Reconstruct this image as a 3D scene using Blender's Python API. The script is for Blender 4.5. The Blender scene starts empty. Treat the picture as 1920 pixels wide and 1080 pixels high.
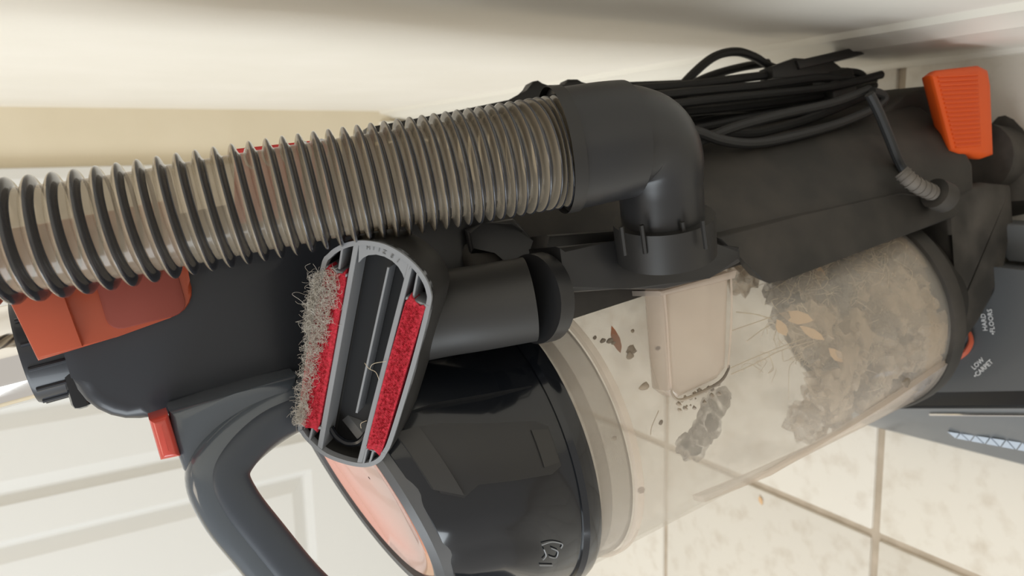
import bpy, bmesh, math, random
from mathutils import Vector, Matrix, noise
random.seed(7)
sc = bpy.context.scene
C = sc.collection
PI = math.pi

# ------------------------------------------------------------------ camera
F = 1443.0                                   # focal length in pixels of a 1920 px wide frame
CAMH = 0.69                                  # height of the phone above the floor
def nrm(v): return Vector(v).normalized()
U = nrm((-2351, 299, -1443))                 # world up, in (image right, image down, forward)
a = Vector((.527, .127, -.84)); a = (a - a.dot(U)*U).normalized()
b = a.cross(U)
if b[1] < 0: b = -b
def c2w(v): return Vector((-b.dot(v), -a.dot(v), U.dot(v)))
r_w, d_w, f_w = c2w(Vector((1,0,0))), c2w(Vector((0,1,0))), c2w(Vector((0,0,1)))
CAMP = Vector((0, 0, CAMH))
cd = bpy.data.cameras.new('camera'); cam = bpy.data.objects.new('camera', cd); C.objects.link(cam)
cd.sensor_width = 36; cd.lens = F/1920*36; cd.clip_start = .01
m = Matrix((r_w, -d_w, -f_w)).transposed().to_4x4(); m.translation = CAMP
cam.matrix_world = m
cd.dof.use_dof = True; cd.dof.focus_distance = .36; cd.dof.aperture_fstop = 13
sc.camera = cam

# ------------------------------------------------------------------ light
w = bpy.data.worlds.new('world'); sc.world = w; w.use_nodes = True
bg = w.node_tree.nodes['Background']; bg.inputs[0].default_value = (1, .95, .88, 1); bg.inputs[1].default_value = .62
def area(name, loc, target, sx, sy, power, col):
    l = bpy.data.lights.new(name, 'AREA'); l.shape = 'RECTANGLE'; l.size = sx; l.size_y = sy; l.energy = power; l.color = col
    o = bpy.data.objects.new(name, l); C.objects.link(o); o.location = loc
    o.rotation_euler = (Vector(target)-Vector(loc)).to_track_quat('-Z', 'Y').to_euler()
    return o
area('window_daylight', (-1.9, -.15, 1.35), (0, .5, .35), 1.1, 1.4, 32, (.86, .94, 1))
area('ceiling_lamp', (-.5, .2, 2.3), (-.3, .5, 0), .5, .5, 4, (1, .86, .68))
vs = sc.view_settings; vs.view_transform = 'Standard'; vs.look = 'None'; vs.gamma = 1; vs.use_curve_mapping = False
vs.exposure = 0.0

# ------------------------------------------------------------------ materials
M = {}
def mat(name, col, rough=.5, metal=0, coat=0, spec=.5, trans=0, ior=1.45):
    mt = bpy.data.materials.new(name); mt.use_nodes = True
    p = mt.node_tree.nodes['Principled BSDF']
    p.inputs['Base Color'].default_value = (*col, 1); p.inputs['Roughness'].default_value = rough
    p.inputs['Metallic'].default_value = metal; p.inputs['Coat Weight'].default_value = coat; p.inputs['Coat Roughness'].default_value = .05
    p.inputs['Specular IOR Level'].default_value = spec; p.inputs['Transmission Weight'].default_value = trans; p.inputs['IOR'].default_value = ior
    M[name] = mt; return mt
def nd(mt, t, **kw):
    n = mt.node_tree.nodes.new(t)
    for k, v in kw.items(): setattr(n, k, v)
    return n
def mottled(name, c0, c1, scale, rough=.5, lo=.35, hi=.65, detail=6, bump=0, bscale=None, spec=.5, coat=0, rand=False, rough2=None):
    mt = mat(name, c0, rough, spec=spec, coat=coat); nt = mt.node_tree; L = nt.links; p = nt.nodes['Principled BSDF']
    tc = nd(mt, 'ShaderNodeTexCoord'); src = tc.outputs['Object']
    if rand:
        oi = nd(mt, 'ShaderNodeObjectInfo'); mul = nd(mt, 'ShaderNodeVectorMath', operation='SCALE'); mul.inputs['Scale'].default_value = 9
        cx = nd(mt, 'ShaderNodeCombineXYZ'); L.new(oi.outputs['Random'], cx.inputs[0]); L.new(oi.outputs['Random'], cx.inputs[1])
        L.new(cx.outputs[0], mul.inputs[0]); ad = nd(mt, 'ShaderNodeVectorMath', operation='ADD')
        L.new(src, ad.inputs[0]); L.new(mul.outputs[0], ad.inputs[1]); src = ad.outputs[0]
    n = nd(mt, 'ShaderNodeTexNoise'); n.inputs['Scale'].default_value = scale; n.inputs['Detail'].default_value = detail
    L.new(src, n.inputs['Vector'])
    r = nd(mt, 'ShaderNodeValToRGB'); r.color_ramp.elements[0].position = lo; r.color_ramp.elements[1].position = hi
    r.color_ramp.elements[0].color = (*c0, 1); r.color_ramp.elements[1].color = (*c1, 1)
    L.new(n.outputs['Fac'], r.inputs['Fac']); L.new(r.outputs['Color'], p.inputs['Base Color'])
    if rough2 is not None:
        mr = nd(mt, 'ShaderNodeMapRange'); mr.inputs['To Min'].default_value = rough; mr.inputs['To Max'].default_value = rough2
        L.new(n.outputs['Fac'], mr.inputs['Value']); L.new(mr.outputs[0], p.inputs['Roughness'])
    if bump:
        n2 = nd(mt, 'ShaderNodeTexNoise'); n2.inputs['Scale'].default_value = bscale or scale*4; L.new(src, n2.inputs['Vector'])
        bp = nd(mt, 'ShaderNodeBump'); bp.inputs['Strength'].default_value = bump; bp.inputs['Distance'].default_value = .001
        L.new(n2.outputs['Fac'], bp.inputs['Height']); L.new(bp.outputs[0], p.inputs['Normal'])
    return mt
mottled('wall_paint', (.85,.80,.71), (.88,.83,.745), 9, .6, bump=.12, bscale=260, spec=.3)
mat('white_paint', (.70,.69,.66), .35, spec=.35)
mat('trim_paint', (.82,.78,.69), .4, spec=.35)
mottled('tile', (.73,.685,.61), (.60,.535,.45), 46, .35, lo=.50, hi=.80, detail=10, bump=.15, bscale=90, rand=True)
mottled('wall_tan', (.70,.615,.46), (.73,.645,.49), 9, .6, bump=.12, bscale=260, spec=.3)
mottled('grout', (.42,.35,.27), (.52,.44,.35), 40, .9)
mat('black_plastic', (.019,.018,.017), .42)
mottled('dusty_black', (.024,.022,.019), (.060,.052,.044), 28, .5, lo=.4, hi=.8, rough2=.75)
mottled('dusty_grey', (.034,.031,.027), (.095,.085,.074), 30, .6, lo=.38, hi=.72, rough2=.85)
mat('satin_black', (.020,.020,.021), .33)
mat('gloss_black', (.0065,.008,.011), .13, coat=.3)
mat('pod_black', (.026,.030,.039), .36, coat=.12)
mat('grip', (.045,.054,.070), .42)
mat('handle_gloss', (.070,.085,.105), .2, coat=.6)
mat('deep_black', (.004,.004,.005), .6)
mat('orange', (.46,.085,.038), .34, coat=.1)
mat('orange_shaded', (.27,.055,.038), .6)
mat('orange_pedal', (.80,.105,.012), .5)
mat('button_red', (.55,.07,.05), .28, coat=.3)
mat('chrome', (.82,.80,.78), .08, metal=1)
mat('copper', (.70,.29,.215), .14, metal=.55, coat=.6)
mat('rim_grey', (.095,.098,.104), .38)
mat('tool_grey', (.235,.245,.262), .42)
mat('tool_black', (.030,.029,.028), .45)
mat('cord', (.020,.020,.020), .5)
mottled('relief_grey', (.11,.098,.085), (.17,.15,.13), 60, .7)
mat('head_deck', (.085,.088,.092), .35, coat=.15)
mat('head_side', (.135,.142,.148), .28, coat=.3)
mat('head_dark', (.006,.007,.010), .2)
mat('facet_glint', (.62,.72,.85), .12, metal=.6, coat=.5)  # pale blue holds the window's reflection in the bumper facets
mat('print_white', (.72,.72,.72), .6)
mat('label_red', (.62,.035,.03), .45)
mat('leaf', (.50,.19,.09), .7)
mat('leaf_pale', (.68,.45,.25), .7)
mat('hair', (.60,.50,.36), .6)
mat('lint', (.50,.47,.42), .9)
mottled('dust', (.17,.145,.12), (.42,.35,.27), 60, .95, lo=.3, hi=.7, bump=.6, bscale=300)

mat('hose_coil', (.028,.029,.034), .16, coat=.5)
# red velour
mt = mottled('velour', (.30,.004,.012), (.52,.018,.040), 700, .8, lo=.35, hi=.65, detail=2, bump=.8, bscale=900)
# see-through plastics: part of the light passes straight, the rest scatters at the dusty surface
def seethrough(name, col, clear, rough=.12, dirty=None, dscale=20, dlo=.5, dhi=.7, dmax=.5, tint=(1,1,1)):
    mt = mat(name, col, rough, coat=.3); nt = mt.node_tree; L = nt.links; p = nt.nodes['Principled BSDF']
    tr = nd(mt, 'ShaderNodeBsdfTransparent'); tr.inputs[0].default_value = (*tint, 1); mx = nd(mt, 'ShaderNodeMixShader')
    mx.inputs[0].default_value = clear
    L.new(p.outputs[0], mx.inputs[1]); L.new(tr.outputs[0], mx.inputs[2])
    if dirty:
        tc = nd(mt, 'ShaderNodeTexCoord'); n = nd(mt, 'ShaderNodeTexNoise'); n.inputs['Scale'].default_value = dscale; n.inputs['Detail'].default_value = 7
        L.new(tc.outputs['Object'], n.inputs['Vector'])
        mr = nd(mt, 'ShaderNodeMapRange'); mr.inputs['From Min'].default_value = dlo; mr.inputs['From Max'].default_value = dhi
        mr.inputs['To Min'].default_value = clear; mr.inputs['To Max'].default_value = clear*(1-dmax)
        L.new(n.outputs['Fac'], mr.inputs['Value']); L.new(mr.outputs[0], mx.inputs[0])
        mc = nd(mt, 'ShaderNodeMix', data_type='RGBA'); mc.inputs['A'].default_value = (*col, 1); mc.inputs['B'].default_value = (*dirty, 1)
        m2 = nd(mt, 'ShaderNodeMapRange'); m2.inputs['From Min'].default_value = dlo; m2.inputs['From Max'].default_value = dhi
        L.new(n.outputs['Fac'], m2.inputs['Value']); L.new(m2.outputs[0], mc.inputs['Factor']); L.new(mc.outputs['Result'], p.inputs['Base Color'])
    L.new(mx.outputs[0], nt.nodes['Material Output'].inputs[0]); return mt
seethrough('bin_clear', (.80,.745,.67), .80, .10, dirty=(.62,.54,.45), dscale=16, dlo=.5, dhi=.75, dmax=.25, tint=(.99,.985,.975))
seethrough('duct_clear', (.74,.65,.57), .60, .12, tint=(.97,.93,.89))
seethrough('seal_clear', (.20,.16,.125), .40, .15)
seethrough('hose_wall', (.40,.335,.25), .44, .16, tint=(.88,.82,.72))

seethrough('fluff_tan', (.64,.50,.35), .74, .95, dirty=(.44,.34,.24), dscale=70, dlo=.42, dhi=.62, dmax=.85)
seethrough('dust_film', (.30,.26,.22), .90, .95, dirty=(.22,.19,.16), dscale=120, dlo=.38, dhi=.62, dmax=.72)
# ------------------------------------------------------------------ mesh helpers
def finish(name, bm, mats, parent=None, smooth=35, label=None, kind=None, recalc=True):
    if recalc: bmesh.ops.recalc_face_normals(bm, faces=bm.faces)
    me = bpy.data.meshes.new(name); bm.to_mesh(me); bm.free()
    for mm in (mats if isinstance(mats, (list, tuple)) else [mats]): me.materials.append(M[mm])
    if smooth:
        me.shade_smooth(); me.set_sharp_from_angle(angle=math.radians(smooth))
    o = bpy.data.objects.new(name, me); C.objects.link(o); o.parent = parent
    if label: o['label'] = label
    if kind: o['kind'] = kind
    return o
def tag(o, label, cat=None, group=None, kind=None):
    o['label'] = label
    if cat: o['category'] = cat
    if group: o['group'] = group
    if kind: o['kind'] = kind
    return o
def box(bm, lo, hi, bevel=0, seg=2):
    n0 = len(bm.verts)
    vs = [bm.verts.new((x, y, z)) for x in (lo[0], hi[0]) for y in (lo[1], hi[1]) for z in (lo[2], hi[2])]
    fs = [bm.faces.new([vs[i] for i in q]) for q in ((0,1,3,2),(4,6,7,5),(0,4,5,1),(2,3,7,6),(0,2,6,4),(1,5,7,3))]
    if bevel:
        es = {e for f in fs for e in f.edges}
        bmesh.ops.bevel(bm, geom=list(es), offset=bevel, segments=seg, affect='EDGES', profile=.5)
def prism(bm, pts, ext, bevel=0, seg=2):
    """a closed polygon of 3-D points pushed along the vector ext, all edges rounded"""
    ext = Vector(ext); A = [bm.verts.new(p) for p in pts]; B = [bm.verts.new(Vector(p)+ext) for p in pts]; n = len(pts)
    fs = [bm.faces.new(A), bm.faces.new(B[::-1])]
    for i in range(n): fs.append(bm.faces.new((A[i], B[i], B[(i+1) % n], A[(i+1) % n])))
    if bevel:
        es = {e for f in fs[:2] for e in f.edges}
        bmesh.ops.bevel(bm, geom=list(es), offset=bevel, segments=seg, affect='EDGES', profile=.5)
def lathe(bm, prof, c=(0,0,0), seg=72, sx=1, sy=1, fn=None, caps=False, mi=0):
    rings = []
    for r, z in prof:
        ring = []
        for i in range(seg):
            t = 2*PI*i/seg; p = Vector((c[0]+r*sx*math.cos(t), c[1]+r*sy*math.sin(t), c[2]+z))
            ring.append(bm.verts.new(fn(p) if fn else p))
        rings.append(ring)
    for A, B in zip(rings, rings[1:]):
        for i in range(seg):
            f = bm.faces.new((A[i], A[(i+1) % seg], B[(i+1) % seg], B[i])); f.material_index = mi
    if caps: bm.faces.new(rings[0][::-1]); bm.faces.new(rings[-1])
def smoothpath(P, n):
    P = [Vector(p) for p in P]; out = []
    for i in range(len(P)-1):
        p0 = P[max(i-1, 0)]; p1 = P[i]; p2 = P[i+1]; p3 = P[min(i+2, len(P)-1)]
        for k in range(n):
            t = k/n
            out.append(.5*((2*p1)+(-p0+p2)*t+(2*p0-5*p1+4*p2-p3)*t*t+(-p0+3*p1-3*p2+p3)*t**3))
    out.append(P[-1]); return out
def frames(path, ref=(0,0,1)):
    T = [(path[min(i+1, len(path)-1)]-path[max(i-1, 0)]).normalized() for i in range(len(path))]
    n = Vector(ref).cross(T[0])
    if n.length < .1: n = Vector((1,0,0)).cross(T[0])
    n.normalize(); N = []
    for t in T:
        n = (n-n.dot(t)*t).normalized(); N.append(n)
    return T, N
def tube(bm, path, rad, seg=12, caps=True, mi=0):
    path = [Vector(p) for p in path]; T, N = frames(path); rings = []
    for i, p in enumerate(path):
        r = rad(i/(len(path)-1)) if callable(rad) else rad
        B = T[i].cross(N[i])
        rings.append([bm.verts.new(p+r*(math.cos(2*PI*k/seg)*N[i]+math.sin(2*PI*k/seg)*B)) for k in range(seg)])
    for A, B in zip(rings, rings[1:]):
        for i in range(seg):
            f = bm.faces.new((A[i], A[(i+1) % seg], B[(i+1) % seg], B[i])); f.material_index = mi
    if caps and seg > 2: bm.faces.new(rings[0][::-1]); bm.faces.new(rings[-1])
def blob(bm, c, r, amp=.35, freq=90, sub=3, sq=(1,1,1)):
    res = bmesh.ops.create_icosphere(bm, subdivisions=sub, radius=1)
    for v in res['verts']:
        d = v.co.copy(); k = 1+amp*noise.fractal(Vector(c)*50+d*freq*r, .9, 2.1, 4)
        v.co = Vector(c)+Vector((d.x*sq[0], d.y*sq[1], d.z*sq[2]))*r*k
def arc(cx, cy, r, a0, a1, n): return [(cx+r*math.cos(math.radians(a0+(a1-a0)*i/n)), cy+r*math.sin(math.radians(a0+(a1-a0)*i/n))) for i in range(n+1)]
def textmesh(s, size, depth):
    cu = bpy.data.curves.new('lettering', 'FONT'); cu.body = s; cu.size = size; cu.extrude = depth; cu.align_x = 'CENTER'; cu.align_y = 'CENTER'; cu.resolution_u = 2
    o = bpy.data.objects.new('lettering', cu); C.objects.link(o)
    dg = bpy.context.evaluated_depsgraph_get(); me = bpy.data.meshes.new_from_object(o.evaluated_get(dg))
    bpy.data.objects.remove(o); bpy.data.curves.remove(cu); return me
def textinto(bm, s, size, depth, M4):
    me = textmesh(s, size, depth); me.transform(M4); bm.from_mesh(me); bpy.data.meshes.remove(me)

# ------------------------------------------------------------------ the room
WX, FY = .0917, 1.33
T0X, T0Y, TS, GR = -.3845, .427, .3035, .008
bm = bmesh.new(); box(bm, (-2.4, -1.2, -.05), (WX+.1, FY+.12, -.0035))
floor = tag(finish('floor', bm, 'grout', smooth=0), 'beige stone tile floor with brown grout', kind='structure')
bm = bmesh.new(); hs = (TS-GR)/2
box(bm, (-hs, -hs, -.03), (hs, hs, 0), .0025, 2)
t0 = None
for i in range(-7, 2):
    for j in range(-5, 3):
        x0 = T0X+i*TS; y0 = T0Y+j*TS
        if x0 > WX or y0 > FY: continue
        if t0 is None: t0 = finish('tile', bm, 'tile', floor); o = t0
        else: o = t0.copy(); C.objects.link(o); o.parent = floor
        o.location = (x0+TS/2, y0+TS/2, random.uniform(-.0004, .0004))
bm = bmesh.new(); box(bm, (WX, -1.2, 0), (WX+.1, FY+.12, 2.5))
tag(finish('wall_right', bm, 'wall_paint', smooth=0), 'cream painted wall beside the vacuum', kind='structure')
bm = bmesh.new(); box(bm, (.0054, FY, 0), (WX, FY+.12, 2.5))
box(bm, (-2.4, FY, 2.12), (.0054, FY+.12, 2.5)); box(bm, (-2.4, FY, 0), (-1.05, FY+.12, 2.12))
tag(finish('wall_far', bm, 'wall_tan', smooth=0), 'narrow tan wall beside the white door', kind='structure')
def baseboard(name, p0, p1, out, label):
    """moulded board from p0 to p1, its face towards out"""
    prof = [(0,0),(.018,0),(.018,.012),(.0145,.018),(.0145,.095),(.012,.103),(.012,.112),(.007,.122),(.005,.135),(0,.138)]
    bm = bmesh.new(); p0, p1, out = Vector(p0), Vector(p1), Vector(out)
    prism(bm, [p0+out*u+Vector((0,0,z)) for u, z in prof], p1-p0)
    return tag(finish(name, bm, 'trim_paint', smooth=25), label, kind='structure')
baseboard('baseboard_right', (WX, -1.2, 0), (WX, FY, 0), (-1,0,0), 'cream moulded baseboard along the side wall')
baseboard('baseboard_far', (.0054, FY, 0), (WX-.0185, FY, 0), (0,-1,0), 'short cream baseboard on the far wall')
bm = bmesh.new()
prism(bm, [(.005, FY+.002, 0), (.005, FY-.016, 0), (-.01, FY-.02, 0), (-.04, FY-.014, 0), (-.075, FY-.014, 0), (-.083, FY-.008, 0), (-.083, FY+.06, 0), (-.02, FY+.06, 0), (-.02, FY+.002, 0)], (0,0,2.1))
tag(finish('trim_1', bm, 'white_paint', smooth=25), 'white casing beside the panelled door', kind='structure')
# door: stiles and rails round sunk, bevelled fields
def door_slab():
    bm = bmesh.new(); X0, X1, Y = -1.04, -.087, FY+.018
    xs = [(-.13,-.305),(-.345,-.50),(-.555,-.745),(-.79,-.99)]; zs = [(.30,.95),(1.08,1.95)]
    box(bm, (X0, Y+.014, .008), (X1, Y+.036, 2.1))
    def bar(x0, x1, z0, z1): box(bm, (x0, Y, z0), (x1, Y+.016, z1))
    cols = [X1]+[v for p in xs for v in p]+[X0]
    for i in range(0, len(cols), 2): bar(cols[i+1], cols[i], .008, 2.1)
    for p in xs:
        for z0, z1 in ((.008,.30),(.95,1.08),(1.95,2.1)): bar(p[1], p[0], z0, z1)
    slab = finish('door_1', bm, 'white_paint', smooth=0)
    for p in xs:
        for z0, z1 in zs:
            bm = bmesh.new(); g = .012; s = .026
            A = [(p[1], Y+.001, z0), (p[0], Y+.001, z0), (p[0], Y+.001, z1), (p[1], Y+.001, z1)]
            def ins(d, y): return [(p[1]+d, y, z0+d), (p[0]-d, y, z0+d), (p[0]-d, y, z1-d), (p[1]+d, y, z1-d)]
            loops = [[bm.verts.new(q) for q in l] for l in (A, ins(g, Y+.012), ins(g+.004, Y+.012), ins(g+s, Y+.002))]
            for la, lb in zip(loops, loops[1:]):
                for k in range(4): bm.faces.new((la[k], la[(k+1) % 4], lb[(k+1) % 4], lb[k]))
            bm.faces.new(loops[-1]); finish('door_panel', bm, 'white_paint', slab, smooth=20)
    return slab
tag(door_slab(), 'white panelled door behind the vacuum', kind='structure')

# ------------------------------------------------------------------ the vacuum's own frame: x to its right, y away from the viewer, z up its leaning shaft
Zc = -nrm((.863, -.2506, .438)); Xc = Vector((0,1,0)); Xc = -(Xc-Xc.dot(Zc)*Zc).normalized(); Yc = Zc.cross(Xc)
Oc = Vector((-.0034, .0804, .4695))           # centre of the bin's top ring as seen from the phone
def c2l(P): Q = Vector(P)-Oc; return Vector((Q.dot(Xc), Q.dot(Yc), Q.dot(Zc)))
def l2w(p): return c2w(Oc+p[0]*Xc+p[1]*Yc+p[2]*Zc)+CAMP
def w2l(p):
    q = Vector(p)-CAMP; return c2l(-b*q[0]-a*q[1]+U*q[2])
def ray(px, py): return Vector(((px-960)/F, (py-540)/F, 1))
def at(px, py, y):                            # the point at depth y of the vacuum's frame
    r = ray(px, py); return c2l(r*((y+Oc.dot(Yc))/r.dot(Yc)))
def ad(px, py, d): return c2l(ray(px, py)*d)  # the point at distance d
RL, DL, FL = [Vector((v.dot(Xc), v.dot(Yc), v.dot(Zc))) for v in (Vector((1,0,0)), Vector((0,1,0)), Vector((0,0,1)))]
ROT = Matrix((c2w(Xc), c2w(Yc), c2w(Zc))).transposed().to_4x4()
class Root:
    """an Empty at the thing's base, turned like the vacuum; parts are given in the vacuum's frame"""
    def __init__(s, name, base):
        s.base = Vector(base); s.o = bpy.data.objects.new(name, None); s.o.empty_display_size = .03; C.objects.link(s.o)
        mm = ROT.copy(); mm.translation = l2w(base); s.o.matrix_world = mm
    def part(s, name, bm, mats, smooth=35, parent=None, **kw):
        bmesh.ops.translate(bm, verts=bm.verts, vec=-s.base)
        return finish(name, bm, mats, parent or s.o, smooth, **kw)
BX = -.015                                    # axis of the bin
vac = Root('upright_vacuum', (BX, 0, -.4617))
tag(vac.o, 'black upright vacuum with clear dust bin, ribbed hose and orange latch', 'vacuum cleaner')

# ---- dust bin
bm = bmesh.new()
R1, R2 = .0835, .0785
lathe(bm, [(R1,.0),(R1,-.028),(R1-.001,-.03),(R2,-.315),(R2-.002,-.315),(R1-.003,-.03),(R1-.002,0)], (BX,0,0), 96)
dbin = vac.part('dust_bin', bm, 'bin_clear', label='clear dusty plastic bin')
bm = bmesh.new()                               # moulded ribs around the mouth
for z, r in ((-.0325,.0842),):
    lathe(bm, [(r-.002,z+.003),(r,z+.002),(r,z-.002),(r-.002,z-.003)], (BX,0,0), 96)
vac.part('rim_band', bm, 'duct_clear', parent=dbin)
bm = bmesh.new(); lathe(bm, [(.0790,-.004),(.0814,-.004),(.0814,-.029),(.0790,-.029)], (BX,0,0), 96)
lathe(bm, [(.0785,-.010),(.0789,-.010),(.0789,-.017),(.0785,-.017)], (BX,0,0), 96)
vac.part('seal', bm, 'seal_clear', parent=dbin, label='grey rubber seal behind the clear wall')
# added strip that imitates refraction at the edge of the bin's thick wall
def ring_patch(bm, rows, thick, n=10, c=BX, fn=None):
    """curved plate on a turned body: rows of (z, angle from, angle to, radius)"""
    G = []
    for z, t0_, t1_, r in rows:
        o_, i_ = [], []
        for k in range(n+1):
            t = math.radians(t0_+(t1_-t0_)*k/n)
            for R_, l in ((r, o_), (r-thick, i_)):
                p = Vector((c+R_*math.cos(t), R_*math.sin(t), z)); l.append(bm.verts.new(fn(p) if fn else p))
        G.append(o_+i_[::-1])
    m_ = len(G[0])
    for A, B in zip(G, G[1:]):
        for i in range(m_): bm.faces.new((A[i], A[(i+1) % m_], B[(i+1) % m_], B[i]))
    bm.faces.new(G[0][::-1]); bm.faces.new(G[-1])
bm = bmesh.new()
ring_patch(bm, [(-.314,-150,-118,.0815), (-.25,-158,-128,.0820), (-.16,-170,-150,.0832), (-.12,-176,-168,.0838)], .004)
vac.part('refraction_strip', bm, 'duct_clear', parent=dbin)
# inlet duct
bm = bmesh.new()
q = [at(1243,543,-.088), at(1372,508,-.088), at(1366,690,-.088), at(1350,712,-.088), at(1275,748,-.088), at(1258,735,-.088)]
prism(bm, q, (0,.020,0), .005, 3)
vac.part('inlet_duct', bm, 'duct_clear', parent=dbin, label='clear inlet duct on the bin wall')
bm = bmesh.new()
tube(bm, smoothpath([at(px, py, -.0882) for px, py in ((1258,728),(1262,742),(1276,750),(1310,738),(1350,716),(1365,694),(1367,684))], 4), lambda t: .0004+.0006*math.sin(PI*t), 6)
for k in range(26):
    t = random.random(); blob(bm, at(1272+t*86+random.gauss(0,4), 752-t*38+random.random()**2*26, -.086), random.uniform(.0006,.0016), .6, 400, 1)
vac.part('dust_line', bm, 'dust', parent=dbin, kind='stuff', label='brown dust along the lower edge of the duct')
bm = bmesh.new()
tube(bm, smoothpath([at(px, py, -.0882) for px, py in ((1245,548),(1250,600),(1254,670),(1258,730))], 4), .0010, 6)
vac.part('duct_edge', bm, 'duct_clear', parent=dbin); bm = bmesh.new()
tube(bm, smoothpath([at(px, py, -.0882) for px, py in ((1370,514),(1372,560),(1370,630),(1365,690))], 4), .0006, 6)
vac.part('duct_edge', bm, 'duct_clear', parent=dbin)
bm = bmesh.new()
prism(bm, [at(1238,546,-.092), at(1384,505,-.092), at(1380,522,-.092), at(1240,556,-.092)], (0,.04,0), .0015)
vac.part('duct_lip', bm, 'duct_clear', parent=dbin)
def keep_inside(bm, r=.0768):                  # nothing pokes through the bin wall or its floor
    for v in bm.verts:
        d = math.hypot(v.co.x-BX, v.co.y)
        if d > r: v.co.x = BX+(v.co.x-BX)*r/d; v.co.y *= r/d
        v.co.z = max(v.co.z, -.313)
# dirt inside
bm = bmesh.new()
for k in range(95):
    t = random.random(); ang = random.uniform(-2.9, .1); rr = (.0765-.004*t)*random.uniform(.74, 1.0)
    z = -.312+.115*t**2
    blob(bm, (BX+rr*math.cos(ang), rr*math.sin(ang), z), random.uniform(.008,.017), .55, 200, 3, (1,1,random.uniform(.5,1)))
keep_inside(bm); vac.part('fluff', bm, 'fluff_tan', parent=dbin, kind='stuff', label='tan fluff and grit heaped inside the bin')
bm = bmesh.new()
for px, py, r in ((1320,775,.008),(1335,755,.007),(1310,800,.009),(1296,818,.009),(1283,832,.008),(1345,740,.005),(1325,790,.006),(1300,845,.005),(1270,822,.005)):
    p = at(px, py, -.070); d = Vector((p.x-BX, p.y, 0)); d = d.normalized()*.0765; blob(bm, (BX+d.x, d.y, p.z), r, .6, 160, 3, (1,.4,1))
for px, py, r in ((1480,505,.012),(1530,480,.010),(1590,520,.012),(1500,665,.006),(1540,690,.007),(1460,600,.007),(1620,470,.012),(1560,560,.012),(1640,610,.010)):
    p = at(px, py, -.060); d = Vector((p.x-BX, p.y, 0)); d = d.normalized()*.070; blob(bm, (BX+d.x, d.y, p.z), r, .6, 160, 3, (1,.6,1))
keep_inside(bm, .0772); vac.part('dust', bm, 'dust_film', parent=dbin, kind='stuff', label='grey dust stuck to the inside of the bin')
def leafmesh(bm, c, l, wd, d1, d2):
    d1, d2 = Vector(d1).normalized(), Vector(d2).normalized(); nn = d1.cross(d2)
    P = [(-.5,0),(-.2,.42),(.1,.5),(.35,.25),(.5,0),(.3,-.35),(0,-.45),(-.3,-.25)]
    prism(bm, [Vector(c)+d1*u*l+d2*v*wd for u, v in P], nn*.0006)
for px, py, l, wd, mm, ang in ((1172,598,.0165,.0052,'leaf',72),(1500,590,.022,.009,'leaf_pale',12),(1470,612,.012,.007,'leaf_pale',60),(1560,665,.014,.007,'leaf_pale',40),(1520,625,.018,.006,'leaf_pale',30),(1566,475,.016,.008,'leaf_pale',70)):
    bm = bmesh.new(); p = at(px, py, -.070); d = Vector((p.x-BX, p.y, 0)).normalized()*(.0785 if mm == 'leaf' else .074); aa = math.radians(ang)
    leafmesh(bm, (BX+d.x, d.y, p.z), l, wd, RL*math.cos(aa)+DL*math.sin(aa), DL*math.cos(aa)-RL*math.sin(aa))
    vac.part('leaf_fragment', bm, mm, parent=dbin, smooth=0)
bm = bmesh.new()                               # specks and streaks on the wall
for px, py, r in ((1130,590,.0012),(1143,607,.0015),(1155,612,.0016),(1160,622,.001),(1200,591,.001),(1188,650,.0025),(1183,665,.0018),(1236,650,.0012),(1184,905,.0016),(1196,730,.0022),(1215,790,.0014),(1690,712,.003),(1130,820,.0012)):
    p = at(px, py, -.070); d = Vector((p.x-BX, p.y, 0)).normalized()*.0822; blob(bm, (BX+d.x, d.y, p.z), r, .5, 300, 2, (1,.4,1.4))
vac.part('grit', bm, 'dust', parent=dbin, kind='stuff')
bm = bmesh.new()
def hairpath(pts, y=-.06): return smoothpath([at(px, py, y) for px, py in pts], 8)
for pts in (((1370,690),(1440,660),(1520,632),(1580,625)), ((1372,620),(1430,600),(1480,582)), ((1370,702),(1420,680),(1470,655),(1560,630)), ((1380,585),(1420,590),(1450,600)),
            ((1530,745),(1560,748),(1580,750)), ((1440,660),(1450,690),(1440,700)), ((1500,655),(1540,640),(1570,652),(1585,668)), ((1400,640),(1440,612),(1500,590),(1540,600)), ((1600,560),(1640,590),(1660,640)), ((1235,770),(1222,800),(1220,815))):
    tube(bm, hairpath(pts), .00035, 4)
for k in range(330):
    p = at(random.triangular(1400,1740,1660), random.uniform(450,700), random.uniform(-.066,-.04)); pts = [p]
    for s in range(4): pts.append(pts[-1]+Vector((random.gauss(0,.006), random.gauss(0,.003), random.gauss(0,.006))))
    tube(bm, smoothpath(pts, 4), .0002, 3)
keep_inside(bm, .0775); vac.part('hair', bm, 'hair', parent=dbin, kind='stuff', label='pale hairs tangled inside the bin')
# ---- foot of the bin
bm = bmesh.new()
lathe(bm, [(.0795,-.312),(.0825,-.312),(.0838,-.315),(.0838,-.323),(.081,-.326),(.074,-.329),(.068,-.345),(.062,-.362),(.0,-.364)], (BX,0,0), 72)
vac.part('bin_base', bm, 'dusty_black')
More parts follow.
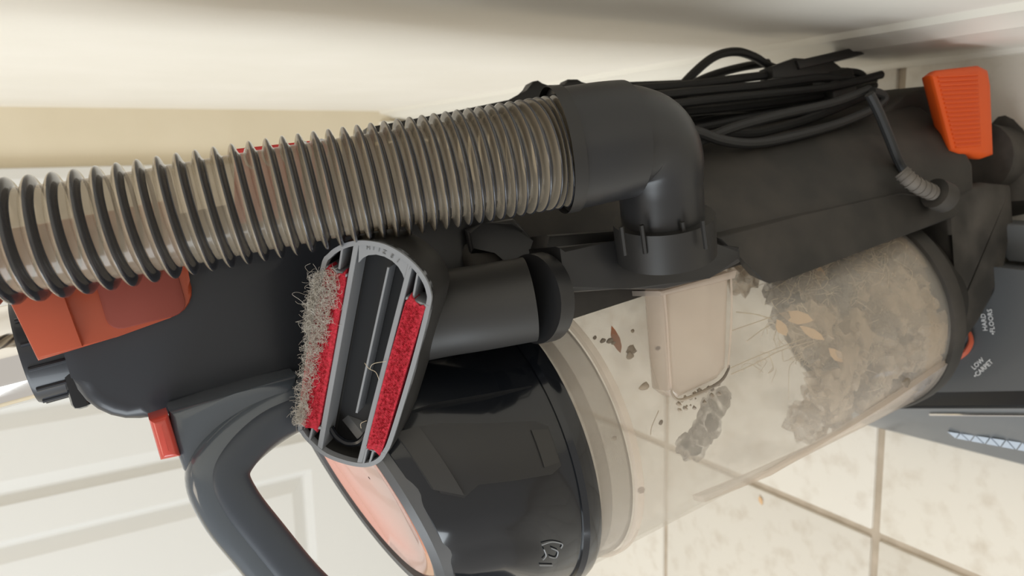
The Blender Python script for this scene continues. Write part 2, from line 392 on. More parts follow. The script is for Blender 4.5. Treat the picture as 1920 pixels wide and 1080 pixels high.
# ---- lid
bm = bmesh.new()
def slant(p):                                  # the lid's top leans up towards the pod
    k = min(1, max(0, (p.z-.016)/.06)); k = k*k*(3-2*k)
    return Vector((p.x+.013*k, p.y-.005*k, p.z+.27*k*(p.x+.012)+.07*k*p.y))
def facet(p):
    t = math.atan2(p.y, p.x-BX); k = min(1, max(0, (p.z-.016)/.02))
    ph = ((t/(2*PI)*12+.27) % 1)-.5
    f = 1-.022*k*(1-abs(ph)*2)
    return slant(Vector((BX+(p.x-BX)*f, p.y*f, p.z)))
lathe(bm, [(.0835,-.004),(.0870,-.004),(.0880,-.001),(.0880,.004),(.0865,.007),(.0850,.007),(.0845,.010),(.0845,.016),(.0835,.036),(.0795,.066),(.076,.084),(.073,.091),(.067,.0925),(.0635,.089),(.0635,.08)], (BX,0,0), 144, fn=facet)
lid = vac.part('lid', bm, 'gloss_black', smooth=24, label='glossy black faceted lid of the bin')
bm = bmesh.new()
lathe(bm, [(.0725,.088),(.0715,.0955),(.068,.0985),(.0645,.0975),(.062,.092)], (BX,0,0), 72, fn=slant)
vac.part('lid_rim', bm, 'rim_grey', parent=lid)
bm = bmesh.new()
lathe(bm, [(.0635,.086),(.0625,.0945),(.058,.0965),(.046,.0935),(.03,.092),(.001,.0915)], (BX,0,0), 72, fn=slant)
vac.part('filter_cap', bm, 'copper', parent=lid, label='glossy copper ring on top of the lid')
def lr(z): return .0845-.0085*min(1, max(0, (z-.016)/.068))
bm = bmesh.new()                               # raised latch panel, its grey button and shoulder
ring_patch(bm, [(.0135,-70,-84,lr(.0135)+.0012), (.020,-67,-85.5,lr(.02)+.0022), (.045,-65,-86,lr(.045)+.0032), (.064,-63,-86.5,lr(.064)+.0036), (.074,-62,-90,lr(.074)+.0030), (.082,-61,-86,lr(.082)+.0012)], .006, fn=slant)
vac.part('latch_panel', bm, 'satin_black', parent=lid, smooth=30)
bm = bmesh.new()
ring_patch(bm, [(.0145,-71,-82.5,lr(.0145)+.0022), (.0235,-69.5,-82.5,lr(.0235)+.0034)], .003, 6, fn=slant)
vac.part('latch_button', bm, 'tool_black', parent=lid)
bm = bmesh.new()
ring_patch(bm, [(.0735,-62,-89,lr(.0735)+.0040), (.084,-61,-84,lr(.084)+.0018)], .003, fn=slant)
vac.part('latch_shoulder', bm, 'tool_black', parent=lid)
bm = bmesh.new()
ring_patch(bm, [(.012,-30,-55,lr(.012)+.001), (.06,-26,-55,lr(.06)+.003), (.085,-26,-55,lr(.085)+.001)], .005, fn=slant)
vac.part('lid_flute', bm, 'gloss_black', parent=lid, smooth=30)
def lidpt(px, py, off=.0):
    p = at(px, py, -.078)
    for _ in range(6): R = lr(p.z)+off; dx = p.x-BX; p = at(px, py, -math.sqrt(max(1e-6, R*R-dx*dx)))
    return p
bm = bmesh.new()                               # raised lock mark
for q in (((1012,1060),(1036,1060)), ((1016,1022),(1035,1016),(1054,1020),(1052,1028)), ((1020,1030),(1024,1042),(1018,1050)), ((1034,1028),(1046,1034),(1042,1046),(1030,1044))):
    tube(bm, smoothpath([lidpt(*e_, .0003) for e_ in q], 5), .00035, 5)
vac.part('lock_mark', bm, 'tool_grey', parent=lid)

# ---- body: flank beside the bin, spine behind
bm = bmesh.new()
prof = [(.060,-.066),(.078,-.068),(.105,-.058),(.128,-.035),(.139,-.005),(.143,.03),(.135,.065),(.10,.088),(.05,.092),(.058,.055),(.0725,.02),(.074,-.01),(.070,-.032),(.061,-.052)]
prism(bm, [(x, y, -.385) for x, y in prof], (0,0,.41), .006, 3)
flank = vac.part('body', bm, 'dusty_black')
bm = bmesh.new()                               # guard lip that overlaps the bin
gp = [(1345,446),(1392,482),(1428,526),(1444,533),(1470,526),(1790,408),(1800,396),(1770,374),(1690,362),(1500,405)]
prism(bm, [at(px, py, -.0725-.0004*(py-450)*.1) for px, py in gp], (.004,.010,0), .0012, 2)
vac.part('guard_plate', bm, 'dusty_black')
bm = bmesh.new()                               # upper spine, up to the pod
prism(bm, [(x, y, 0.0) for x, y in ((.085,-.05),(.13,-.05),(.165,-.02),(.178,.02),(.178,.07),(.07,.075),(.07,-.02))], (0,0,.06), .006)
vac.part('spine', bm, 'satin_black')
# ---- pod housing
bm = bmesh.new()
pod = []
def rrect(x0, x1, z0, z1, rs, n=7):
    P = []
    for (cx, cz, a0), r in zip(((x1,z1,0),(x0,z1,90),(x0,z0,180),(x1,z0,270)), rs):
        ox = cx-r if a0 in (0,270) else cx+r; oz = cz-r if a0 in (0,90) else cz+r
        P += arc(ox, oz, r, a0, a0+90, n)
    return P
prism(bm, [(x, -.026, z) for x, z in rrect(.0685, .158, .028, .212, (.012,.028,.01,.01))], (0,.085,0), .007, 4)
podo = vac.part('pod_housing', bm, 'pod_black', smooth=50)
bm = bmesh.new(); box(bm, (.079,-.004,.208), (.145,.03,.217), .003)
vac.part('pod_lip', bm, 'gloss_black', parent=podo)
# orange release latch
bm = bmesh.new()
prism(bm, [(x, -.033, z) for x, z in [(.108,.2215),(.165,.229),(.165,.150)]+arc(.1245,.1665,.0125,-80,-180,6)[::1]+[(.1095,.19)]], (0,.012,0), .002, 2)
latch = vac.part('release_latch', bm, 'orange', label='orange release latch on the pod')
bm = bmesh.new()
prism(bm, [(x, -.0342, z) for x, z in rrect(.1125, .158, .1585, .192, (.004,.006,.006,.004), 4)], (0,.002,0), .0006)
vac.part('recess_shade', bm, 'orange_shaded', parent=latch)  # thin plate for the thumb recess, its shade put into darker orange
bm = bmesh.new(); prism(bm, [(.109,-.0335,.2215),(.165,-.0335,.229),(.165,-.037,.2065),(.1095,-.037,.2035)], (0,.006,0), .001)
bm.free() if False else vac.part('latch_ridge', bm, 'orange', parent=latch)
# ---- wand and collar
bm = bmesh.new()
wc = (.111, .018)
lathe(bm, [(.0235,.19),(.0238,.225),(.0238,.45),(.0215,.45),(.0215,.2)], (wc[0], wc[1], 0), 48)
vac.part('wand', bm, 'chrome', label='chrome telescopic wand')
bm = bmesh.new()
lathe(bm, [(.0262,.205),(.0262,.229),(.0255,.2305),(.0236,.2305)], (wc[0], wc[1], 0), 56)
for k in range(9):
    t = math.radians(150+k*26); ct, st = math.cos(t), math.sin(t)
    c0 = Vector((wc[0]+.0263*ct, wc[1]+.0263*st, .2175))
    tube(bm, [c0+Vector((0,0,-.007)), c0+Vector((0,0,.011))], .0012, 8)
vac.part('wand_collar', bm, 'pod_black')
# ---- carry handle
def sweep(bm, path, ra, rb, nx, seg=28, sq=.75):
    """rounded-oblong section: ra across the axis nx, rb square to it"""
    T_, _ = frames(path); rings = []
    for i, p in enumerate(path):
        t = i/(len(path)-1); A_ = Vector(nx); A_ = (A_-A_.dot(T_[i])*T_[i]).normalized(); B_ = T_[i].cross(A_); ring = []
        for k in range(seg):
            th = 2*PI*k/seg; c_, s_ = math.cos(th), math.sin(th)
            ring.append(bm.verts.new(p+A_*ra(t)*math.copysign(abs(c_)**sq, c_)+B_*rb(t)*math.copysign(abs(s_)**sq, s_)))
        rings.append(ring)
    for A_, B_ in zip(rings, rings[1:]):
        for i in range(seg): bm.faces.new((A_[i], A_[(i+1) % seg], B_[(i+1) % seg], B_[i]))
    bm.faces.new(rings[0][::-1]); bm.faces.new(rings[-1])
bm = bmesh.new(); HY = -.038
hpts = [(700,705,HY+.012),(640,728,HY+.006),(560,752,HY),(490,790,HY-.003),(430,842,HY-.006),(406,890,HY-.008),(432,952,HY-.010),(482,1016,HY-.012),(560,1108,HY-.014),(650,1190,HY-.012),(760,1240,HY+.0)]
hpath = smoothpath([at(*q) for q in hpts]+[(-.100,-.045,.082), (-.095,-.037,.055), (-.078,-.030,.036)], 8)   # foot joins the lid
sweep(bm, hpath, lambda t: .0125, lambda t: .0135, (0,1,0))
prism(bm, [at(px, py, HY-.012) for px, py in ((318,774),(326,832),(345,885),(380,930),(440,880),(500,800),(560,742),(560,704),(440,738))], (.002,.026,0), .005, 4)
hd = vac.part('carry_handle', bm, 'handle_gloss', smooth=50, label='glossy slate-blue carry handle')
bm = bmesh.new()
gpath = smoothpath([at(px, py, y-.0075) for px, py, y in [(600,752,HY+.003),(560,768,HY),(500,800,HY-.003),(452,846,HY-.006),(430,890,HY-.008),(450,940,HY-.010),(500,1005,HY-.012),(575,1094,HY-.014),(660,1170,HY-.012)]], 8)
sweep(bm, gpath, lambda t: .0072, lambda t: .0088, (0,1,0))
vac.part('grip', bm, 'grip', parent=hd, smooth=50)
bm = bmesh.new()
prism(bm, [at(px, py, -.053) for px, py in ((280,790),(316,778),(340,858),(302,866))], (.001,.022,0), .004, 4)
vac.part('power_button', bm, 'button_red', label='translucent red button')

# ---- hose: one helical ribbed skin with its dark coil
hp = [ad(1085,277,.352), ad(1030,288,.350), ad(960,300,.345), ad(760,333,.335), ad(500,375,.322), ad(200,428,.306), ad(0,455,.296), ad(-150,472,.289), ad(-400,480,.283)]
path = smoothpath(hp, 24)
S = [0]
for i in range(1, len(path)): S.append(S[-1]+(path[i]-path[i-1]).length)
def onpath(s):
    if s >= S[-1]: return path[-1]
    lo = 0
    while S[lo+1] < s: lo += 1
    t = (s-S[lo])/(S[lo+1]-S[lo]); return path[lo].lerp(path[lo+1], t)
s = 0.0; cents = [0.0]; tot = S[-1]
while s < tot-.012:
    s += .0040+.0048*min(1, s/.24); cents.append(s)
NS, NA = 18, 64
samp = []
for i in range(len(cents)-1):
    for k in range(NS): samp.append((cents[i]+(cents[i+1]-cents[i])*k/NS, k/NS))
pts = [onpath(q[0]) for q in samp]
T, N = frames(pts)
# smooth tangents over one pitch
bm = bmesh.new(); rings = []
R0 = .0212
def rib(ph):                                   # cross section of one turn
    ph %= 1; x = (ph-.5)/.30
    return .0045*math.cos(min(1, abs(x))*PI/2)**.7 if abs(x) < 1 else 0
def pos(u):                                    # sample index may be fractional: the helix shifts along the path with angle
    u = max(0, min(len(pts)-1.001, u)); i = int(u); return pts[i].lerp(pts[i+1], u-i), T[i], N[i]
for i in range(len(pts)):
    ring = []
    for k in range(NA+1):
        th = 2*PI*k/NA; p, t, n = pos(i+NS*(k/NA)); bb = t.cross(n)
        rr = (R0+rib(samp[i][1]))*(1-.045*min(1, samp[i][0]/.24)); ring.append(bm.verts.new(p+rr*(math.cos(th)*n+math.sin(th)*bb)))
    rings.append(ring)
for i in range(len(pts)-1):
    ph = (i % NS+.5)/NS
    for k in range(NA):
        f = bm.faces.new((rings[i][k], rings[i][k+1], rings[i+1][k+1], rings[i+1][k]))
        hw_ = min(.31, .00135/(cents[i//NS+1]-cents[i//NS])); f.material_index = 1 if abs(ph-.32) < hw_ else 0
hose = vac.part('hose', bm, ['hose_wall', 'hose_coil'], smooth=75, label='ribbed see-through hose with dark wire coil')
# ---- cuff and elbow
bm = bmesh.new()
cu = smoothpath([ad(1052,282,.351), ad(1075,278,.352), ad(1130,268,.354), ad(1172,262,.357)], 5)
tube(bm, cu, lambda t: .0282-.0012*t, 48)
vac.part('hose_cuff', bm, 'satin_black', label='black hose cuff')
bm = bmesh.new(); T_, N_ = frames(cu)
e0 = cu[0]-T_[0]*.002
lipp = [e0, cu[0]+T_[0]*.001]
tube(bm, [cu[0]-T_[0]*.003, cu[0]+T_[0]*.0005, cu[0]+T_[0]*.003], lambda t: .0288, 48, caps=False)
vac.part('cuff_lip', bm, 'black_plastic')
bm = bmesh.new()
el = smoothpath([ad(1150,266,.357), ad(1180,262,.359), ad(1212,270,.363), ad(1232,300,.368), ad(1238,345,.373), ad(1242,400,.379), ad(1246,440,.383)], 6)
tube(bm, el, lambda t: .0262-.0058*min(1, t*1.5), 48)
vac.part('elbow', bm, 'satin_black', label='black swivel elbow')
bm = bmesh.new()
tube(bm, smoothpath([ad(1244,408,.380), ad(1249,478,.388)], 2), .0250, 40)
for k in range(5):
    tube(bm, [ad(1165+k*38,425-k*3,.362-.004*abs(k-2)), ad(1172+k*38,478-k*3,.368-.004*abs(k-2))], .0012, 6)
vac.part('swivel_collar', bm, 'black_plastic')
bm = bmesh.new()
prism(bm, [at(px, py, -.100) for px, py in ((1048,462),(1150,452),(1345,458),(1390,462),(1392,492),(1330,522),(1250,543),(1180,541),(1060,550))], (0,.035,0), .003, 2)
vac.part('inlet_flange', bm, 'satin_black')
bm = bmesh.new()
prism(bm, [at(px, py, -.086) for px, py in ((1030,440),(1160,430),(1170,470),(1120,535),(1050,545),(1010,520))], (0,.03,0), .003, 2)
vac.part('bracket', bm, 'black_plastic')

# ---- tool holder: peg, clip and arm
bm = bmesh.new(); n0, n1 = ad(997,561,.377), ad(1022,557,.382)
tube(bm, smoothpath([n0, n1], 3), .0222, 40)
vac.part('tool_peg', bm, 'satin_black')
bm = bmesh.new()
prism(bm, [ad(px, py, .398) for px, py in ((870,430),(905,418),(962,409),(985,430),(1010,470),(1055,505),(1064,550),(1058,600),(1030,625),(1000,560),(975,500),(930,462),(880,480))], FL*.018, .003, 3)
vac.part('tool_clip', bm, 'satin_black')

# ---- cord, hooks, strain relief
bm = bmesh.new()
cord = [([(1262,180),(1300,138),(1340,106),(1380,97),(1415,107),(1450,127),(1500,134)], .030),
        ([(1275,170),(1330,143),(1390,126),(1440,118)], .045),
        ([(1120,176),(1200,166),(1300,158),(1430,142),(1520,134),(1600,136),(1618,143)], .020),
        ([(1200,182),(1300,172),(1430,160),(1540,146),(1600,150)], .012),
        ([(1230,200),(1330,188),(1450,176),(1560,163),(1652,140)], .006),
        ([(1260,212),(1360,203),(1470,190),(1570,174),(1640,160)], .022),
        ([(1270,226),(1350,206),(1450,199),(1560,180),(1630,158)], .034),
        ([(1280,238),(1340,236),(1420,226),(1500,210),(1610,172)], .030),
        ([(1270,248),(1330,236),(1400,222),(1480,207),(1560,190),(1625,165)], .016),
        ([(1250,292),(1300,270),(1380,238),(1470,214),(1560,194),(1630,168)], -.032),
        ([(1270,262),(1330,255),(1410,243),(1500,226),(1600,196)], .020),
        ([(1268,240),(1310,248),(1350,262),(1400,269),(1460,262),(1560,236),(1630,208),(1656,190),(1654,178),(1635,172)], -.040),
        ([(1630,176),(1645,205),(1664,250),(1682,295),(1702,334)], -.066),
        ([(1255,195),(1350,180),(1450,168),(1560,155),(1640,150)], .040), ([(1262,232),(1340,222),(1440,212),(1540,190),(1620,165)], .044),
        ([(1265,205),(1340,198),(1430,190),(1540,172),(1620,152)], .030), ([(1270,275),(1340,252),(1420,250),(1520,222),(1620,180)], -.020)]
for pts_, y in cord:
    tube(bm, smoothpath([at(px, py, y) for px, py in pts_], 6), .0034, 10)
vac.part('power_cord', bm, 'cord', label='black power cord wound on its hooks')
bm = bmesh.new()
sr = smoothpath([at(1690,322,-.074), at(1715,345,-.079), at(1750,362,-.080)], 8)
tube(bm, sr, .0052, 16)
for k in range(7): 
    i = 2+2*k; tube(bm, [sr[i], sr[i]+(sr[i+1]-sr[i])*.5], .0058, 16)
vac.part('strain_relief', bm, 'relief_grey')
bm = bmesh.new(); c0 = at(1752,362,-.080); tube(bm, [c0, c0+(sr[-1]-sr[-4]).normalized()*.012], .0105, 20)
vac.part('cord_socket', bm, 'dusty_black')
bm = bmesh.new()
prism(bm, [at(px, py, .012) for px, py in ((1448,124),(1490,108),(1560,112),(1578,126),(1560,144),(1450,146))], (0,.014,0), .001, 2)
prism(bm, [at(px, py, .010) for px, py in ((1494,113),(1622,84),(1626,100),(1500,130))], (0,.016,0), .0008, 2)
box(bm, (.135, .01, -.375), (.172, .03, -.345), .004)
vac.part('cord_hook', bm, 'black_plastic')
bm = bmesh.new()
box(bm, (.140, .012, -.20), (.176, .03, -.12), .006)
prism(bm, [at(px, py, .03) for px, py in ((958,190),(990,172),(1000,152),(1010,150),(1026,163),(1060,162),(1066,148),(1084,148),(1100,160),(1290,148),(1292,200),(1060,240),(690,262),(690,238))], (0,.012,0), .0012, 2)
vac.part('cord_hook', bm, 'black_plastic')

# ---- red label behind the hose
bm = bmesh.new()
prism(bm, [at(px, py, -.030) for px, py in ((440,279),(600,262),(625,263),(640,300),(620,400),(440,420))], (0,.002,0), .0006)
lab = vac.part('label', bm, 'label_red', label='red printed label behind the hose')
bm = bmesh.new()
for k in range(5):
    c0 = at(470+k*34, 296-k*4, -.0306); tube(bm, [c0+Vector((.005*math.cos(t*PI/6), 0, .0028*math.sin(t*PI/6))) for t in range(13)], .0006, 4, caps=False)
vac.part('print', bm, 'print_white', parent=lab)

# ---- foot of the body: pivot, pedal
bm = bmesh.new()
prism(bm, [at(px, py, -.030) for px, py in ((1640,215),(1700,178),(1752,160),(1790,165),(1800,300),(1770,420),(1700,400),(1640,330))], (.01,.07,0), .006, 3)
vac.part('lower_body', bm, 'dusty_black')
bm = bmesh.new()
prism(bm, [at(px, py, -.062) for px, py in ((1768,370),(1800,355),(1850,340),(1900,345),(1905,420),(1872,500),(1867,556),(1834,600),(1806,640),(1776,688),(1738,736),(1728,720),(1770,670),(1795,600),(1800,520),(1785,440))], (0,.05,0), .006, 3)
vac.part('pivot_cover', bm, 'dusty_grey')
bm = bmesh.new()
tube(bm, smoothpath([at(1905,150,-.03), at(1908,260,-.035), at(1908,400,-.045)], 5), lambda t: .026, 28)
tube(bm, smoothpath([at(1830,300,-.03), at(1900,310,-.03)], 4), .030, 28)
vac.part('pivot', bm, 'dusty_grey')
bm = bmesh.new()
prism(bm, [at(px, py, -.066) for px, py in ((1747,140),(1760,130),(1838,121),(1856,130),(1861,160),(1866,290),(1845,298),(1800,292),(1784,283)) ], (.0,.018,-.012), .0055, 4)
ped = vac.part('pedal', bm, 'orange_pedal', label='orange ridged foot pedal')
bm = bmesh.new()
for k in range(17):
    t = (k+.5)/17; y_ = 140+t*140
    tube(bm, [at(1757+t*36, y_, -.0664), at(1833+t*6, y_-4, -.0664)], .0008, 5)
vac.part('pedal_ridge', bm, 'orange_pedal', parent=ped)

# ---- floor head, built in the room's axes
def WL(x, y, z): return w2l((x, y, z))
bm = bmesh.new()
def wprism(bm, prof, y0, y1, bevel=.003):      # section in x,z pushed along the room's y
    A = [WL(x, y0, z) for x, z in prof]; prism(bm, A, WL(0,y1,0)-WL(0,y0,0), bevel, 2)
def planprism(bm, plan, z0, z1, bevel=.002): prism(bm, [WL(x, y, z1) for x, y in plan], WL(0,0,z0)-WL(0,0,z1), bevel, 2)
planprism(bm, [(-.222,.408),(-.2,.342),(-.181,.271),(-.13,.08),(-.09,.08),(-.09,.30),(-.075,.40),(-.10,.415),(-.20,.415)], .012, .070, .003)
head = vac.part('floor_head', bm, 'head_deck', label='dark grey floor head with white markings')
xi = lambda y: -.213+(.34-y)*.27; xo = lambda y: -.2635+(.43-y)*.045
bm = bmesh.new(); planprism(bm, [(xi(.425)-.001,.425),(xi(.08)-.001,.08),(-.10,.08),(-.10,.425)], .012, .0585, .001)
vac.part('groove', bm, 'head_dark', parent=head)
bm = bmesh.new(); rr_ = []
def bump_prof(y): return [(xo(y)+.004,.004),(xo(y),.010),(xo(y),.022),(xo(y)+.004,.030),(xi(y)-.006,.0545),(xi(y)-.003,.0575),(xi(y)-.0005,.0555),(xi(y),.050),(xi(y),.004)]
for y_ in [.4435,.442,.425,.40,.36,.32,.28,.24,.2,.14,.08]:
    e_ = .78 if y_ > .443 else 1
    rr_.append([bm.verts.new(WL(x, y_, z*e_)) for x, z in bump_prof(y_)])
for A_, B_ in zip(rr_, rr_[1:]):
    for i in range(9): bm.faces.new((A_[i], A_[(i+1) % 9], B_[(i+1) % 9], B_[i]))
bm.faces.new(rr_[0]); bm.faces.new(rr_[-1][::-1])
vac.part('bumper', bm, 'head_side', parent=head, smooth=50)
bm = bmesh.new()
tube(bm, [WL(xi(y_)-.009, y_, .0535) for y_ in (.35,.30,.2,.08)], .0013, 8)
vac.part('trim_strip', bm, 'chrome', parent=head)
bm = bmesh.new(); planprism(bm, [(-.088,.30),(-.088,.08),(-.058,.08),(-.058,.33)], .012, .050, .004)
vac.part('neck_cover', bm, 'head_side', parent=head)
bm = bmesh.new()
for k in range(22):                            # small triangular facets, the window's reflection put into their pale blue
    y0 = .341-k*.0060; up = k % 2
    def onb(y, f): x0_, x1_ = xo(y)+.004, xi(y)-.006; return WL(x0_+(x1_-x0_)*f, y, .030+.0245*f+.0004)
    f0, f1 = .26, .42
    q = [(y0,f0),(y0-.0098,f0),(y0-.0049,f1)] if up else [(y0,f1),(y0-.0098,f1),(y0-.0049,f0)]
    prism(bm, [onb(*e_) for e_ in q], WL(0,0,-.002)-WL(0,0,0))
vac.part('glint_facets', bm, 'facet_glint', parent=head, smooth=0, label='row of triangular facets with the window reflection coloured in')
def deck_text(lines, x, y, rot, size=.0050):
    bm = bmesh.new()
    for i, s_ in enumerate(lines):
        Mw = Matrix.Translation((x, y, .0703)) @ Matrix.Rotation(rot, 4, 'Z') @ Matrix.Translation((0, -i*size*1.05, 0))
        textinto(bm, s_, size, .00015, Mw)
    for v in bm.verts: v.co = w2l(v.co)
    vac.part('lettering', bm, 'print_white', parent=head, smooth=0)
def hit(px, py, z):
    r = c2w(ray(px, py)); t = (z-CAMH)/r[2]; return CAMP+r*t
q = hit(1846,604,.07); deck_text(['HARD','\u2022FLOORS'], q.x, q.y, math.radians(12))
q = hit(1834,682,.07); deck_text(['LOW','\u2022CARPET'], q.x, q.y, math.radians(-38))
bm = bmesh.new(); c0 = hit(1770,610,.075)
dial = [hit(px, py, .074) for px, py in ((1818,622),(1821,640),(1814,656),(1803,667),(1788,678))]
tube(bm, smoothpath([w2l(p) for p in dial], 5), lambda t: .0022*math.sin(PI*(.08+.84*t))**.5, 8)
vac.part('dial_pointer', bm, 'orange', parent=head, label='orange pointer of the height dial')
bm = bmesh.new()
prism(bm, [w2l(hit(px, py, .080)) for px, py in ((1770,590),(1812,600),(1806,640),(1788,664),(1765,680),(1740,670))], WL(0,0,-.02)-WL(0,0,0), .002)
vac.part('height_dial', bm, 'head_deck', parent=head)

# ------------------------------------------------------------------ upholstery tool clipped to the side of the vacuum
tc_ = ad(688,660,.340)
tn = (-FL*.93+RL*-.24+DL*.30).normalized()     # the way its open face looks
tu = RL*-.21+DL*.978; tu = (tu-FL*(tu.dot(tn)/FL.dot(tn))).normalized(); tv = tn.cross(tu)
if tv.dot(RL) < 0: tv = -tv
def tp(p, h=0): return Vector(p)+tn*h
tool = Root('upholstery_tool', ad(997,560,.376))
tag(tool.o, 'black and grey upholstery nozzle with red velour pads, clipped beside the hose', 'vacuum tool')
def face(zx, zy, h=0):                         # a point of the flat face, drawn on a 2.25-fold sketch of the tool
    r = ray(530+zx/2.25, 410+zy/2.25); o_ = c2l((0,0,0)); d_ = c2l(r)-o_
    return o_+d_*((tc_-o_).dot(tn)/d_.dot(tn))+tn*h
def closed(P, n=4):
    P = [Vector(p) for p in P]; out = []
    for i in range(len(P)):
        p0, p1, p2, p3 = P[i-1], P[i], P[(i+1) % len(P)], P[(i+2) % len(P)]
        for k in range(n):
            t = k/n; out.append(.5*((2*p1)+(-p0+p2)*t+(2*p0-5*p1+4*p2-p3)*t*t+(-p0+3*p1-3*p2+p3)*t**3))
    return out
OUT = closed([face(*q) for q in ((160,215),(195,145),(245,110),(300,93),(360,92),(430,106),(500,142),(560,192),(602,245),(626,305),(624,375),(560,625),(470,920),(440,988),(415,1022),(375,1042),(325,1045),(255,1030),(180,1000),(120,952),(80,905),(68,855),(105,560))])
CEN = sum(OUT, Vector())/len(OUT)
def inset(d, sc_=1.0):
    n_ = len(OUT); R_ = []
    for i, p in enumerate(OUT):
        t = (OUT[(i+1) % n_]-OUT[i-1]).normalized(); q = tn.cross(t)
        if q.dot(CEN-p) < 0: q = -q
        R_.append(CEN+(p+q*d-CEN)*sc_)
    return R_
def skin(bm, loops, close=False):
    V_ = [[bm.verts.new(p) for p in l] for l in loops]; n_ = len(V_[0])
    for A_, B_ in zip(V_, V_[1:]+(V_[:1] if close else [])):
        for i in range(n_): bm.faces.new((A_[i], A_[(i+1) % n_], B_[(i+1) % n_], B_[i]))
    return V_
def lift(P, h): return [p+tn*h for p in P]
bm = bmesh.new()                               # hood: outer wall, back, inner wall and floor of the cavity
V_ = skin(bm, [lift(inset(.0018), -.013), lift(inset(.0018), -.0008), lift(OUT, -.0008), lift(OUT, -.010), lift(inset(.0008), -.026), lift(inset(.003,.98), -.033), lift(inset(.010,.94), -.038)])
bm.faces.new(V_[0]); bm.faces.new(V_[-1])
hood = tool.part('hood', bm, 'tool_black')
bm = bmesh.new(); skin(bm, [lift(OUT, -.003), lift(OUT, .0006), lift(inset(.0021), .0006), lift(inset(.0021), -.003)], True)
tool.part('rim', bm, 'tool_grey')
def bar(name, x0, y0, x1, y1, wd, h0, h1, mm='tool_grey', parent=None):
    bm = bmesh.new(); d = Vector((x1-x0, y1-y0)).normalized(); n_ = Vector((-d.y, d.x))*wd/2
    prism(bm, [face(x0+n_.x, y0+n_.y, h0), face(x1+n_.x, y1+n_.y, h0), face(x1-n_.x, y1-n_.y, h0), face(x0-n_.x, y0-n_.y, h0)], tn*(h1-h0), .0002, 1)
    return tool.part(name, bm, mm, parent=parent)
bar('rib', 312,104, 155,980, 22, -.011, .0004); bar('rib', 541,188, 324,1035, 22, -.011, .0004)
bar('rib', 432,215, 297,835, 10, -.012, -.0035)
for q in ((255,112,240,212),(185,203,272,240),(572,225,550,340),(521,333,622,372),(545,200,538,215),(128,880,112,942),(76,868,168,882),(385,972,366,1036),(352,962,436,992),(357,965,342,1030)): bar('web', *q, 9 if q[2]-q[0] < 60 else 12, -.011, .0007)
bm = bmesh.new(); prism(bm, [face(x, y, -.0126) for x, y in ((320,125),(430,130),(525,225),(318,1005),(240,1000),(175,965))], -tn*.0003)
tool.part('throat', bm, 'deep_black')
bm = bmesh.new()                               # round mouth at the lower end
tube(bm, smoothpath([face(x, y, -.006) for x, y in ((178,905),(205,945),(250,972),(300,968),(335,930))], 5), .0016, 8)
tool.part('throat_lip', bm, 'head_dark')
bm = bmesh.new()                               # crescent plate with moulded letters
prism(bm, [face(x, y, -.0018) for x, y in ((322,108),(360,100),(430,114),(495,150),(535,186),(516,262),(505,232),(488,203),(462,178),(430,160),(395,151),(362,154),(338,166),(320,186))], tn*.0019)
tool.part('crescent_plate', bm, 'tool_grey')
bm = bmesh.new()
for ch, x, y, ang in (('H',362,122,6),('T',385,124,12),('I',408,131,18),('Z',430,140,25),('8',462,158,34),('I',488,178,42)):
    aa = math.radians(ang); ex = (face(x+10*math.cos(aa), y+10*math.sin(aa))-face(x, y)).normalized(); ey = tn.cross(ex)
    rot = Matrix((ex, ey, tn)).transposed().to_4x4(); rot.translation = face(x, y, .0003)
    textinto(bm, ch, .0026, .0001, rot)
tool.part('moulded_letters', bm, 'head_side', smooth=0)
def pad(P):
    bm = bmesh.new(); Q = closed([face(*q, -.006) for q in P], 2)
    prism(bm, Q, tn*.0072, .0008, 2)
    o = tool.part('velour_pad', bm, 'velour', label='red velour lint pad'); bm = bmesh.new()
    (ax, ay), (bx_, by), (cx_, cy), (dx_, dy) = P[0], P[2], P[4], P[6]
    nu, nv = 74, 11
    for i in range(nu):                        # rows of tufts
        for j in range(nv):
            s_ = .02+.96*(i+.5*(j % 2))/nu; t = .07+.86*(j+.5)/nv
            x = (ax*(1-t)+bx_*t)*(1-s_)+(dx_*(1-t)+cx_*t)*s_+random.gauss(0,.8); y = (ay*(1-t)+by*t)*(1-s_)+(dy*(1-t)+cy*t)*s_+random.gauss(0,.8)
            c = face(x, y, .0010); top = bm.verts.new(c+tn*random.uniform(.0004,.0011)+tv*random.gauss(0,.0002))
            base = [bm.verts.new(c+.00058*(math.cos(k*PI/2)*tu+math.sin(k*PI/2)*tv)) for k in range(4)]
            for k in range(4): bm.faces.new((base[k], base[(k+1) % 4], top))
    tool.part('pile', bm, 'velour', parent=o, kind='stuff', smooth=80); return o
pad(((182,212),(215,222),(252,236),(268,268),(160,860),(138,872),(74,856),(108,560)))
pad(((520,347),(560,352),(602,370),(590,420),(426,966),(408,978),(364,962),(368,915)))
bm = bmesh.new()                               # lint and hair caught on one pad
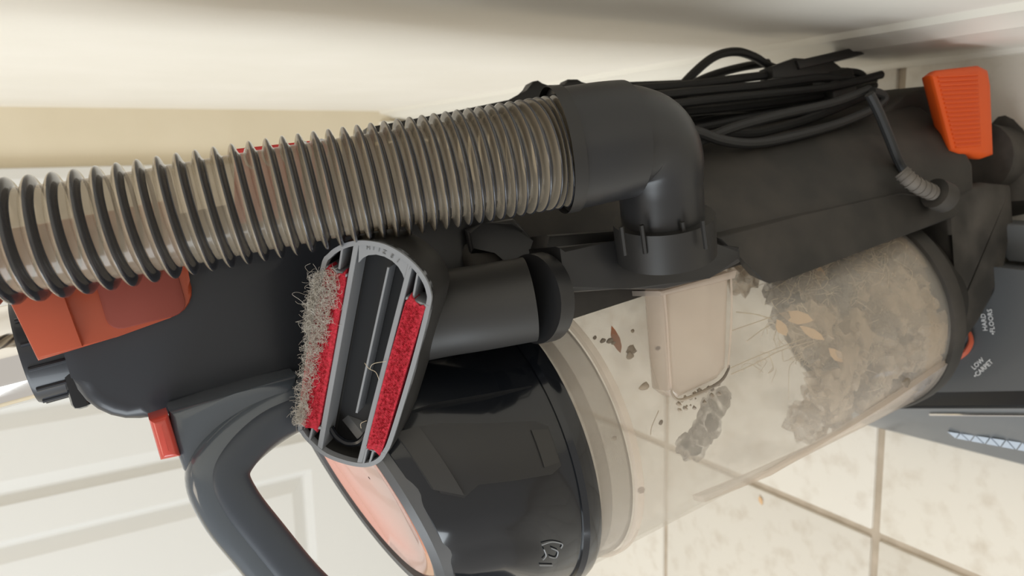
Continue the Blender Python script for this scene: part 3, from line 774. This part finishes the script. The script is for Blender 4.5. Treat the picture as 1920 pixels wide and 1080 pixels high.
for k in range(3200):
    s_ = random.random(); dens = .35+.65*math.exp(-((s_-.22)/.22)**2)+.35*math.exp(-((s_-.95)/.06)**2)
    if random.random() > dens: continue
    wd = 30+75*math.exp(-((s_-.2)/.35)**2); off = -24*math.exp(-((s_-.22)/.25)**2)+random.random()**1.5*wd
    p = face(172-98*s_+off, 218+636*s_, .0012+random.random()*.0030); pts_ = [p]
    d = (tv*random.gauss(-.2,.6)+tu*random.gauss(0,.7)+tn*random.gauss(.2,.4)).normalized(); L_ = random.uniform(.0005,.0010)
    ax = (tn*1.2+Vector((random.gauss(0,.6), random.gauss(0,.6), random.gauss(0,.6)))).normalized(); cv = random.choice((-1,1))*random.uniform(.25,1.0)
    for q in range(random.randint(5,9)):
        pts_.append(pts_[-1]+d*L_); d = Matrix.Rotation(cv+random.gauss(0,.2), 3, ax) @ d
    tube(bm, pts_, .000065, 3, caps=False)
for P_ in (((600,512),(590,504),(580,510),(572,500),(582,494)),((590,560),(570,552),(556,548),(548,552),(562,562),(576,574)),((596,600),(582,590),(576,598)),((580,770),(566,760),(558,762)),((600,528),(584,530),(578,520))):
    tube(bm, smoothpath([ad(x, y, .3395) for x, y in P_], 5), .00009, 3)
tool.part('lint', bm, 'lint', kind='stuff', label='pale grey lint and hair on one pad', recalc=False)
bm = bmesh.new()
tube(bm, smoothpath([face(350,605,.001), face(372,625,.002), face(400,640,.002), face(410,675,.001)], 6), .00012, 4)
tube(bm, smoothpath([face(372,630,.001), face(390,605,.002), face(440,598,.001)], 6), .00012, 4)
tube(bm, smoothpath([face(335,880,.001), face(338,855,.002), face(358,848,.001)], 6), .00012, 4)
tool.part('loose_hair', bm, 'hair', kind='stuff')
# neck
bm = bmesh.new()
nk = smoothpath([ad(770,600,.371), ad(830,588,.372), ad(900,577,.373), ad(992,561,.376)], 5)
tube(bm, nk, .0208, 44)
tool.part('neck', bm, 'tool_black')

# ------------------------------------------------------------------ crumb on the tiles
p = hit(1428,938,0.0); bm = bmesh.new()
leafmesh(bm, (0,0,.0012), .011, .006, (1,.3,.15), (-.3,1,.05))
o = finish('leaf_crumb', bm, 'leaf_pale', smooth=0); o.location = p
tag(o, 'tiny tan leaf crumb on the floor tile', 'debris')
